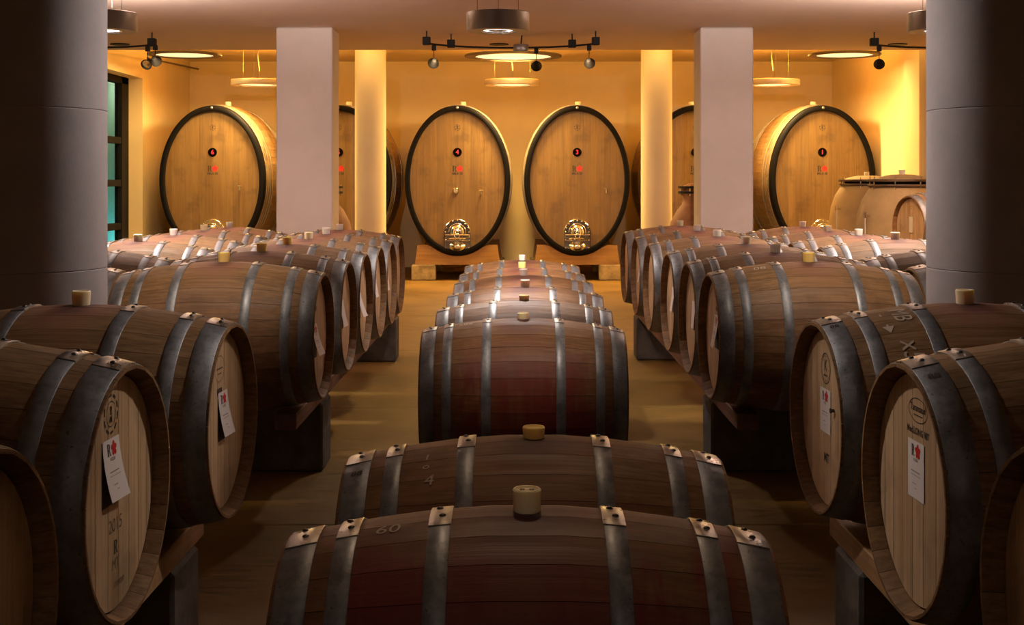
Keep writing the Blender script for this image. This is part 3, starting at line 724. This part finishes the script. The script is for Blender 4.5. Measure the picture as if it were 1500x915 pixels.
# ------------------------------------------------------------------ oval vats
VA, VBH, VL = 0.78, 1.11, 2.2; VZ = 1.5
def vs_(y): return 1 + 0.055 * (1 - ((y - VL / 2) / (VL / 2)) ** 2)
def vat_pt(y, a, d=0.0): s = vs_(y); return ((VA * s + d) * math.sin(a), y, (VBH * s + d) * math.cos(a) + VZ)
def vat_strip(mb, pts, n, smooth=True, mi=0, a0=0, a1=2 * PI):
    full = a1 - a0 > 6.2; m = n if full else n + 1
    vs = [vat_pt(y, a0 + (a1 - a0) * k / n, d) for (y, d) in pts for k in range(m)]
    fs = [(j * m + k, j * m + (k + 1) % m, (j + 1) * m + (k + 1) % m, (j + 1) * m + k) for j in range(len(pts) - 1) for k in range(n)]
    return mb.add(vs, fs, smooth, mi)
NV = 60
mb = MB()
for k in range(NV):
    a0, a1 = 2 * PI * k / NV + 0.0012, 2 * PI * (k + 1) / NV - 0.0012
    ysv = [0, 0.3, 0.7, 1.1, 1.5, 1.9, VL]
    vat_strip(mb, [(y, 0) for y in ysv], 2, True, 0, a0, a1)
    for a in (a0, a1):
        vv = []
        for y in ysv: vv += [vat_pt(y, a), vat_pt(y, a, -0.05)]
        mb.add(vv, [(2 * i, 2 * i + 1, 2 * i + 3, 2 * i + 2) for i in range(len(ysv) - 1)])
V_ST = mb.mesh('staves', M['vat_stave'])
mb = MB()
vat_strip(mb, [(-0.005, -0.07), (-0.012, -0.06), (-0.012, -0.004), (0.0, 0.005), (0.12, 0.006), (0.123, 0.0)], 96)
vat_strip(mb, [(-0.005, -0.07), (0.075, -0.074)], 96)
V_RIM = mb.mesh('rim', M['black_paint'])
def vhoop(y0, y1):
    mb = MB(); vat_strip(mb, [(y0, 0), (y0, 0.006), ((y0 + y1) / 2, 0.0065), (y1, 0.006), (y1, 0)], 96, False); return mb.mesh('hoop', M['vat_hoop'])
V_HO = [vhoop(y, y + 0.055) for y in (0.17, 0.27, 0.39, 0.54, 1.62, 1.80, 1.95, 2.10)]
ha, hb = VA - 0.07, VBH - 0.07
NB = 14
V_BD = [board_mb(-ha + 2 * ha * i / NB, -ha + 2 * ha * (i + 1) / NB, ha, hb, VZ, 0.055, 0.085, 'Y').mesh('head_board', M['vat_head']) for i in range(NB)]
mbk = MB(); vat_strip(mbk, [(VL - 0.05, -0.07), (VL, -0.05), (VL, 0.0)], 96)
mbk.add([((ha) * math.sin(2 * PI * k / 48), VL - 0.06, hb * math.cos(2 * PI * k / 48) + VZ) for k in range(48)], [tuple(range(48))])
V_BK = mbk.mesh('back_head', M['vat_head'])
def arch(w, z0, z1, n=16):
    r = w / 2; pts = [(-r, z0), (r, z0)]
    return pts + [(r * math.cos(PI * k / n), z1 - r + r * math.sin(PI * k / n)) for k in range(n + 1)]
def arch_mb(w, z0, z1, y0, y1, hole=None):
    mb = MB(); p = arch(w, z0, z1); n = len(p); ch = 0.004
    c = ((0), (z0 + z1) / 2)
    q = [(x * (1 - 2 * ch / w), c[1] + (z - c[1]) * (1 - 2 * ch / (z1 - z0))) for x, z in p]
    vs = [(x, y0, z) for x, z in q] + [(x, y0 + ch, z) for x, z in p] + [(x, y1, z) for x, z in p]
    fs = [tuple(range(n)), tuple(range(2 * n, 3 * n))] + [(j * n + k, j * n + (k + 1) % n, (j + 1) * n + (k + 1) % n, (j + 1) * n + k) for j in (0, 1) for k in range(n)]
    return mb.add(vs, fs)
DZ0, DZ1 = VZ - 1.075, VZ - 0.58
DOOR = arch_mb(0.39, DZ0, DZ1, 0.005, 0.054).mesh('manhole_plate', M['chrome'])
mb = MB(); pa = [(x, -0.002, z) for x, z in arch(0.25, DZ0 + 0.20, DZ1 - 0.07)]; mb.tube(pa, 0.008, 8)
DROD = mb.mesh('arch_rod', M['chrome'])
mb = MB(); mb.lathe([(0.0, 0.0), (0.04, 0.0), (0.085, 0.012), (0.10, 0.03), (0.105, 0.035)], 28, 'Y', (0, -0.035, DZ1 - 0.20), sy=1.15)
DIN = mb.mesh('inner_hatch', M['chrome'])
DBAR = MB().box(-0.185, 0.185, -0.055, -0.03, DZ0 + 0.215, DZ0 + 0.265, 0.006).mesh('crossbar', M['chrome'])
DBAR2 = MB().box(-0.15, 0.15, -0.03, -0.01, DZ0 + 0.165, DZ0 + 0.18, 0.004).mesh('crossbar', M['chrome'])
mb = MB(); mb.tube([(0.035 * math.cos(a), -0.075, DZ0 + 0.245 + 0.035 * math.sin(a)) for a in [2 * PI * k / 16 for k in range(16)]], 0.007, 6, closed=True); mb.tube([(0, -0.03, DZ0 + 0.245), (0, -0.09, DZ0 + 0.245)], 0.012)
mb.tube([(0.027 * math.cos(a), -0.08, DZ0 + 0.295 + 0.027 * math.sin(a)) for a in [2 * PI * k / 14 for k in range(14)]], 0.006, 6, closed=True)
DKNOB = mb.mesh('hand_wheel', M['chrome'])
mb = MB(); mb.lathe([(0.13, 0.035), (0.11, 0.0), (0.05, -0.02), (0.045, -0.05), (0.03, -0.055), (0.0, -0.055)], 28, 'Y', (0, -0.02, DZ0 + 0.085), sy=0.62)
DVALVE = mb.mesh('drain_valve', M['chrome'])
mb = MB()
for k in range(13):
    a = PI * k / 8 if k < 9 else 0
    if k < 9: c = (0.175 * math.cos(PI * k / 8), DZ1 - 0.195 + 0.175 * math.sin(PI * k / 8))
    else: c = ((-0.175, 0.175)[(k - 9) % 2], DZ0 + 0.06 + 0.12 * ((k - 9) // 2))
    mb.lathe([(0.011, 0.006), (0.011, -0.004), (0.007, -0.008), (0, -0.008)], 8, 'Y', (c[0], 0, c[1]), cap=False)
DBOLT = mb.mesh('bolts', M['chrome'])
TAP = MB().tube([(0, 0.05, 0), (0, -0.02, 0)], 0.012).tube([(0, -0.02, 0.0), (0, -0.03, -0.05)], 0.009).box(-0.03, 0.03, -0.03, -0.015, 0.012, 0.022, 0.003).mesh('tap', M['chrome'])
GAU = MB().lathe([(0.045, 0.05), (0.045, 0.01), None, (0.036, 0.006), None, (0.034, 0.012), (0, 0.012)], 24, 'Y').mesh('thermometer_gauge', [M['chrome']])
GAF = MB().lathe([(0.034, 0.008), (0.034, 0.004), None, (0.034, 0.004), (0.0, 0.004)], 24, 'Y').mesh('gauge_dial', [M['gauge_face']])
NEE = MB().box(-0.003, 0.003, 0.001, 0.003, -0.02, 0.025).mesh('needle', M['ink'])
DISC = MB().lathe([(0.066, 0.055), (0.066, 0.048), None, (0.066, 0.048), (0.0, 0.048)], 32, 'Y', (0, 0, VZ + 0.42)).mesh('number_disc', M['black_paint'])
VBUNG = MB().lathe([(0.05, -0.02), (0.045, 0.06), (0, 0.06)], 14).mesh('vat_bung', M['white_plastic'])
STUD = MB().lathe([(0.02, 0), (0.018, -0.006), (0, -0.006)], 12, 'Y').mesh('rim_stud', M['grey_metal'])
fv = lambda y: (lambda u, v: (u, y, v))
def emblem_polys():
    out = [ring2d(0.045, 0.045, 0.008, 24, 0, VZ + 0.79, 4), rect2d(-0.004, 0.004, VZ + 0.76, VZ + 0.82)]
    for a in (0.6, -0.6, 2.2, -2.2): out.append(shift2d(rect2d(-0.003, 0.003, 0.005, 0.03), 0, VZ + 0.79, a))
    return out
EMB = plot(emblem_polys(), fv(0.0535)).mesh('emblem', M['ink'])
LOGO_R = plot([serifR2d(0.085, -0.045, VZ + 0.175), shift2d(text2d('MILA 50', 0.045, 0, 0.0015), 0.0, VZ + 0.10)], fv(0.0535)).mesh('logo', M['ink'])
LOGO_F = plot([flower2d(0.048, 0.035, VZ + 0.175)], fv(0.0533)).mesh('logo_flower', M['red_ink'])
def vat(x, num, label, tap=None, gauge=False, y=19.9, clab=''):
    t = thing('oval_vat', label, 'vat', (x, y, 0), group='oval oak vats')
    o = link('staves', V_ST, t); o['kind'] = 'stuff'
    rm = link('rim', V_RIM, t); rm['label'] = 'black painted rim'; link('back_head', V_BK, t); link('rim_stud', STUD, rm, (0, -0.012, VZ + VBH - 0.025))
    for h in V_HO: link('hoop', h, t)
    for b in V_BD: link('head_board', b, t)
    link('vat_bung', VBUNG, t, (0.05, 0.9, VZ + VBH * 1.05))
    d = link('manhole_door', DOOR, t); d['label'] = 'polished steel arched manhole door'
    for nm, me in (('arch_rod', DROD), ('inner_hatch', DIN), ('crossbar', DBAR), ('crossbar', DBAR2), ('hand_wheel', DKNOB), ('drain_valve', DVALVE), ('bolts', DBOLT)): link(nm, me, d)
    dd = link('number_disc', DISC, t)
    part('numeral', plot([shift2d(text2d(num, 0.095, 0, 0.0006), 0, VZ + 0.42)], fv(0.0465)), M['number'], dd)
    link('emblem', EMB, t); lg = link('logo', LOGO_R, t); link('logo_flower', LOGO_F, lg)
    if tap: link('tap', TAP, t, (tap[0], 0, VZ + tap[1]))
    if gauge:
        g = link('thermometer_gauge', GAU, t, (-0.02, 0, VZ - 0.155)); link('gauge_dial', GAF, g); link('needle', NEE, g)
    # cradle it stands on
    c = thing('vat_cradle', clab, 'cradle', (x, y, 0), group='cradles under the vats')
    for (cy0, cy1) in ((0.07, 0.30), (1.85, 2.1)):
        mb = MB(); n = 16; top = []
        for k in range(n + 1):
            xx = -0.60 + 1.2 * k / n; ell = VZ - (VBH * vs_((cy0 + cy1) / 2) + 0.008) * math.sqrt(max(0, 1 - (xx / (VA * vs_((cy0 + cy1) / 2) + 0.008)) ** 2))
            top.append((xx, min(0.53, ell)))
        bot = [(0.64, 0.235), (-0.64, 0.235)]
        pts = top + bot; m = len(pts)
        mb.add([(a, cy0, b) for a, b in pts] + [(a, cy1, b) for a, b in pts], [tuple(range(m)), tuple(range(m, 2 * m))] + [(k, (k + 1) % m, m + (k + 1) % m, m + k) for k in range(m)])
        part('cradle_beam', mb, M['cradle'], c)
        for s in (-1, 1):
            a, b = sorted((s * 0.33, s * 0.69)); part('foot', MB().box(a, b, cy0 - 0.02, cy1 + 0.02, 0, 0.235, 0.015), M['foot'], c)
    return t
vat(-4.56, '6', 'large oval oak vat with a red 6, farthest left by the window', (0.42, -0.10), clab='oak cradle on stone feet under the leftmost vat')
vat(-2.67, '5', 'large oval oak vat mostly hidden behind the left columns', clab='oak cradle on stone feet under the vat behind the left columns')
vat(-0.89, '4', 'large oval oak vat with a red 4 and a round gauge, left of centre', (0.36, -0.17), True, clab='oak cradle on stone feet under the vat with the round gauge')
vat(0.905, '3', 'large oval oak vat with a red 3, right of centre', (0.43, -0.14), clab='oak cradle on stone feet under the vat numbered 3')
vat(2.68, '2', 'large oval oak vat mostly hidden behind the right columns', clab='oak cradle on stone feet under the vat behind the right columns')
vat(4.58, '1', 'large oval oak vat with a red 1, behind the clay tanks', clab='oak cradle on stone feet under the rightmost vat')

# ------------------------------------------------------------------ clay vessels
def amphora(x, y, label):
    t = thing('amphora', label, 'amphora', (x, y, 0), group='terracotta amphorae')
    part('body', MB().lathe([(0.14, 0), (0.20, 0.05), (0.30, 0.30), (0.37, 0.62), (0.375, 0.80), (0.34, 0.98), (0.26, 1.13), (0.20, 1.20), (0.185, 1.28), (0.20, 1.33), None, (0.16, 1.33)], 40), M['terracotta'], t)
    for z in (1.335, 1.40):
        part('flange', MB().lathe([(0.25, z), (0.25, z + 0.028)], 40, smooth=True), M['dark_metal'], t)
    part('lid', MB().lathe([(0.19, 1.363), (0.19, 1.40), None, (0.19, 1.428), (0.12, 1.46), (0, 1.47)], 32, cap=False), M['terracotta'], t)
    for k in range(8):
        a = 2 * PI * k / 8 + 0.2; part('bolt', MB().tube([(0.225 * math.cos(a), 0.225 * math.sin(a), 1.31), (0.225 * math.cos(a), 0.225 * math.sin(a), 1.455)], 0.009, 6), M['chrome'], t)
amphora(-2.42, 16.6, 'brown terracotta amphora between the left square and round columns')
amphora(2.26, 16.6, 'brown terracotta amphora between the right round and square columns')
def clay_tank(x, y, label):
    t = thing('clay_tank', label, 'tank', (x, y, 0), group='clay tanks by vat 1')
    part('body', MB().lathe([(0.22, 0), (0.30, 0.04), (0.42, 0.30), (0.48, 0.65), (0.485, 0.95), (0.46, 1.15), (0.41, 1.30), (0.345, 1.40), (0.32, 1.43), None, (0.2, 1.43)], 48), M['clay'], t)
    fl1 = part('flange', MB().lathe([(0.35, 1.432), (0.352, 1.435), (0.352, 1.455), (0.35, 1.458)], 48), M['brown_metal'], t)
    fl2 = part('flange', MB().lathe([(0.36, 1.485), (0.362, 1.488), (0.362, 1.51), (0.36, 1.513)], 48), M['brown_metal'], t)
    part('gasket', MB().lathe([(0.30, 1.45), (0.30, 1.49)], 32), M['black_paint'], t)
    part('lid', MB().lathe([(0.29, 1.512), (0.24, 1.535), (0.12, 1.56), (0, 1.565)], 40, cap=False), M['clay'], t)
    part('bung', MB().lathe([(0.03, 1.55), (0.035, 1.61), (0, 1.61)], 14), M['bung'], t)
    for k in range(8):
        a = 2 * PI * k / 8 + 0.3; part('bolt', MB().tube([(0.335 * math.cos(a), 0.335 * math.sin(a), 1.40), (0.335 * math.cos(a), 0.335 * math.sin(a), 1.54)], 0.008, 6), M['chrome'], t)
    # sample tap with its level tube on the camera side
    a = math.radians(-150); c, s = math.cos(a), math.sin(a)
    tp = part('sample_tap', MB().tube([(0.47 * c, 0.47 * s, 1.13), (0.53 * c, 0.53 * s, 1.13)], 0.014).tube([(0.53 * c, 0.53 * s, 1.11), (0.53 * c, 0.53 * s, 1.17)], 0.018), M['chrome'], t)
    part('level_tube', MB().tube([(0.53 * c, 0.53 * s, 1.12), (0.53 * c, 0.53 * s, 0.55)], 0.007), M['white_plastic'], tp)
clay_tank(4.60, 17.5, 'olive clay tank with steel flanged lid, in front of vat 1')
clay_tank(4.08, 14.1, 'larger-looking clay tank with steel flanged lid, behind the small raised barrel')
sb = barrel('small orange-lit barrel raised on a stand before the clay tanks', (4.13, 12.6, 0.71), None, True, 'stave', 'bung', False, (-1,), math.radians(13.6))
mark(sb, [ring2d(0.05, 0.05, 0.003, 30, 0.0, 0.15), ring2d(0.03, 0.03, 0.003, 30, 0.0, 0.15)], fR, 'ink_soft')
part('hanging_tag', MB().box(-XH - 0.01, -XH - 0.002, -0.028, 0.028, RB - 0.05, RB + 0.10, 0.002), M['white_plastic'], sb, 'small pale tag')
st = thing('barrel_stand', 'wooden stand under the small raised barrel', 'stand', (4.13, 12.6, 0), math.radians(13.6))
for xx in (-0.27, 0.27):
    part('stand_beam', MB().box(xx - 0.05, xx + 0.05, -0.42, 0.42, 0.64, 0.722, 0.004), M['beam'], st)
    for yy in (-0.34, 0.34): part('leg', MB().box(xx - 0.045, xx + 0.045, yy - 0.045, yy + 0.045, 0, 0.64, 0.004), M['beam'], st)
    part('stretcher', MB().box(xx - 0.03, xx + 0.03, -0.34, 0.34, 0.18, 0.24, 0.003), M['beam'], st)

# ------------------------------------------------------------------ lamps as objects
def drum(x, y, label, dark):
    t = thing('drum_pendant', label, 'lamp', (x, y, 0), group='drum pendant lamps')
    zb = 2.45; h = 0.12; R = 0.2
    part('shade', MB().lathe([(0.11, zb), (R - 0.004, zb), None, (R, zb + 0.004), (R, zb + h - 0.004), None, (R - 0.004, zb + h), (0.11, zb + h)], 64, cap=False).lathe([(0.11, zb), (0.10, zb + h)], 48, cap=False), M['dark_metal'] if dark == 2 else M['grey_metal'], t)
    part('reflector', MB().lathe([(0.108, zb + 0.002), (0.085, zb + 0.05), (0.0, zb + 0.06)], 40, cap=False), M['chrome'], t)
    rr = part('lens', MB().lathe([(0.092, zb + 0.006), (0.0 if dark == 0 else 0.07, zb + 0.004)], 40, cap=False), M['glow_cool'], t)  # on the centre drum a glowing ring paints the reflector's bright edge
    for k in range(3):
        a = 2 * PI * k / 3 + PI / 2; part('suspension_wire', MB().tube([(0.15 * math.cos(a), 0.15 * math.sin(a), zb + h), (0.15 * math.cos(a), 0.15 * math.sin(a), CEIL)], 0.0016, 5), M['dark_metal'], t)
drum(-2.63, 8.5, 'grey drum pendant lamp with bright lens, by the left pillar', 0)
drum(-0.12, 8.5, 'dark drum pendant lamp hanging at top centre', 1)
drum(2.70, 8.5, 'grey drum pendant lamp with bright lens, by the right pillar', 0)
drum(-3.75, 11.2, 'unseen grey drum lamp added behind the left pillar to brighten the ceiling', 0)  # lamp bodies added for the unseen up-lights, this one and the next
drum(3.75, 11.2, 'unseen grey drum lamp added behind the right pillar to brighten the ceiling', 0)
def ring_lamp(name, x, y, D, zb, h, zc, label, cat, grp, body, inner):
    t = thing(name, label, cat, (x, y, 0), group=grp)
    R = D / 2; Ri = R * inner
    part('ring', MB().lathe([(Ri, zb), (R - 0.006, zb), None, (R, zb + 0.006), (R, zb + h - 0.006), None, (R - 0.006, zb + h), (Ri, zb + h)], 72, cap=False).lathe([(Ri, zb), (Ri, zb + h)], 64, cap=False), M[body], t)
    part('diffuser', MB().lathe([(Ri, zb + 0.012), (0, zb + 0.012)], 64, cap=False), M['glow_warm'], t)
    if zc - zb - h > 0.05:
        for k in range(3):
            a = 2 * PI * k / 3 + 0.5; part('suspension_wire', MB().tube([(R * 0.75 * math.cos(a), R * 0.75 * math.sin(a), zb + h), (R * 0.75 * math.cos(a), R * 0.75 * math.sin(a), zc)], 0.0018, 5), M['wire'], t)
        part('power_cable', MB().tube([(0, 0, zb + h), (0.012, 0, zb + h + (zc - zb - h) * 0.3), (-0.01, 0, zb + h + (zc - zb - h) * 0.6), (0, 0, zc)], 0.006, 8), M['wire'], t)
for (x, y), w_ in zip(RINGS, ('left, half behind the left square column', 'centre, below the widest ceiling ring', 'right, beside the right square column')):
    ring_lamp('ring_pendant', x, y, 0.81, 2.905, 0.08, BAY, 'flat glowing ring pendant over the vats, %s' % w_, 'lamp', 'ring pendants over the vats', 'gold_metal', 0.68)
for (x, y, D), w_ in zip(BIG, ('left, near the window', 'widest, at the centre', 'right, over the clay tanks')):
    ring_lamp('ceiling_ring_lamp', x, y, D, 3.21 if D > 1.2 else 3.24, 0.03, BAY, 'large brown-rimmed glowing ring lamp close to the ceiling, %s' % w_, 'lamp', 'ceiling ring lamps', 'brown_metal', 0.78)
# curved rails with spotlights
def rail(cx, label, a0, a1, R, boxes, trafo):
    yc = 15.35; z = 3.06
    t = thing('spotlight_rail', label, 'rail', (cx, yc, 0), group='curved spotlight rails')
    fn = lambda a, rr=R: (rr * math.sin(math.radians(a)), rr * 0.82 * (math.cos(math.radians(a)) - 0.62), z)
    part('rail', MB().tube([fn(a0 + (a1 - a0) * k / 32) for k in range(33)], 0.011, 8), M['dark_metal'], t)
    for a in boxes:
        p = fn(a); part('bracket', MB().box(p[0] - 0.045, p[0] + 0.045, p[1] - 0.045, p[1] + 0.045, z - 0.02, z + 0.07, 0.006).tube([(p[0], p[1], z + 0.07), (p[0], p[1], CEIL)], 0.008, 6), M['dark_metal'], t)
    if trafo is not None:
        p = fn(trafo); part('transformer', MB().lathe([(0.085, z - 0.05), (0.09, z - 0.045), (0.09, z + 0.035), (0.085, z + 0.04)], 28, center=(p[0], p[1], 0)), M['grey_metal'], t)
        part('power_cable', MB().tube([(p[0], p[1], z + 0.03), (p[0] + 0.01, p[1] - 0.05, CEIL)], 0.009, 6), M['dark_metal'], t)
    return lambda a: (cx + fn(a)[0], yc + fn(a)[1], z)
def spotlight(p, aim, label, drop=0.16):
    p = (p[0], p[1], p[2] - 0.042)
    t = thing('spotlight', label, 'spotlight', p, group='small track spotlights')
    part('clip', MB().box(-0.025, 0.025, -0.02, 0.02, -0.03, 0.03, 0.004), M['dark_metal'], t)
    part('rod', MB().tube([(0, 0, -0.03), (0, 0, -drop + 0.05)], 0.005, 6), M['dark_metal'], t)
    mb = MB().lathe([(0.02, -0.06), (0.028, -0.055), (0.035, -0.01), (0.062, 0.035), (0.065, 0.05), None, (0.058, 0.05), (0.05, 0.03), (0.0, 0.02)], 24)
    me = mb.mesh('lamp_head', M['dark_metal']); o = link('lamp_head', me, t, (0, 0, -drop))
    d = Vector(aim) - (Vector(p) + Vector((0, 0, -drop))); o.rotation_euler = d.to_track_quat('Z', 'Y').to_euler()
    part('lamp_lens', MB().lathe([(0.05, 0.034), (0, 0.036)], 20, cap=False), M['chrome'], o)
f = rail(-0.06, 'curved spotlight rail with round transformer at top centre', -68, 68, 1.05, (-67, -42, 42, 66), 6)
for a, lb in ((-58, 'small dark spotlight at the left end of the central rail'), (16, 'small dark spotlight below the central transformer'), (58, 'small dark spotlight at the right end of the central rail')):
    spotlight(f(a), (f(a)[0] * 2, 19.9, 1.5), lb)
f = rail(-4.95, 'curved spotlight rail by the window, left', -60, 60, 0.92, (-60, 0, 55), None)
spotlight(f(48), (-4.6, 12.9, 1.2), 'small dark spotlight at the right end of the left rail'); spotlight(f(62), (-4.2, 19.9, 1.4), 'smaller spotlight beside the one on the left rail', 0.14)
f = rail(4.95, 'curved spotlight rail near the right pillar', -60, 60, 1.0, (-58, 0, 55), None)
spotlight(f(-50), (5.4, 19.9, 1.4), 'small dark spotlight at the left end of the right rail')
for x, nm in ((-4.95, 'left'), (-0.22, 'centre'), (4.75, 'right')):
    thing('ceiling_disc', 'small dark flat disc on the ceiling, %s' % nm, 'fixture', (x, 16.6, CEIL), group='ceiling discs', me=MB().lathe([(0.12, -0.012), (0.12, 0)], 28).mesh('ceiling_disc', M['dark_metal']))
# slim stay rod on the left wall
thing('stay_rod', 'slim metal rod reaching out from the wall above the left vat', 'rod', me=MB().tube([(-5.2, 18.75, 3.22), (-5.5, 22.99, 3.42)], 0.014, 8).mesh('stay_rod', M['brown_metal']))
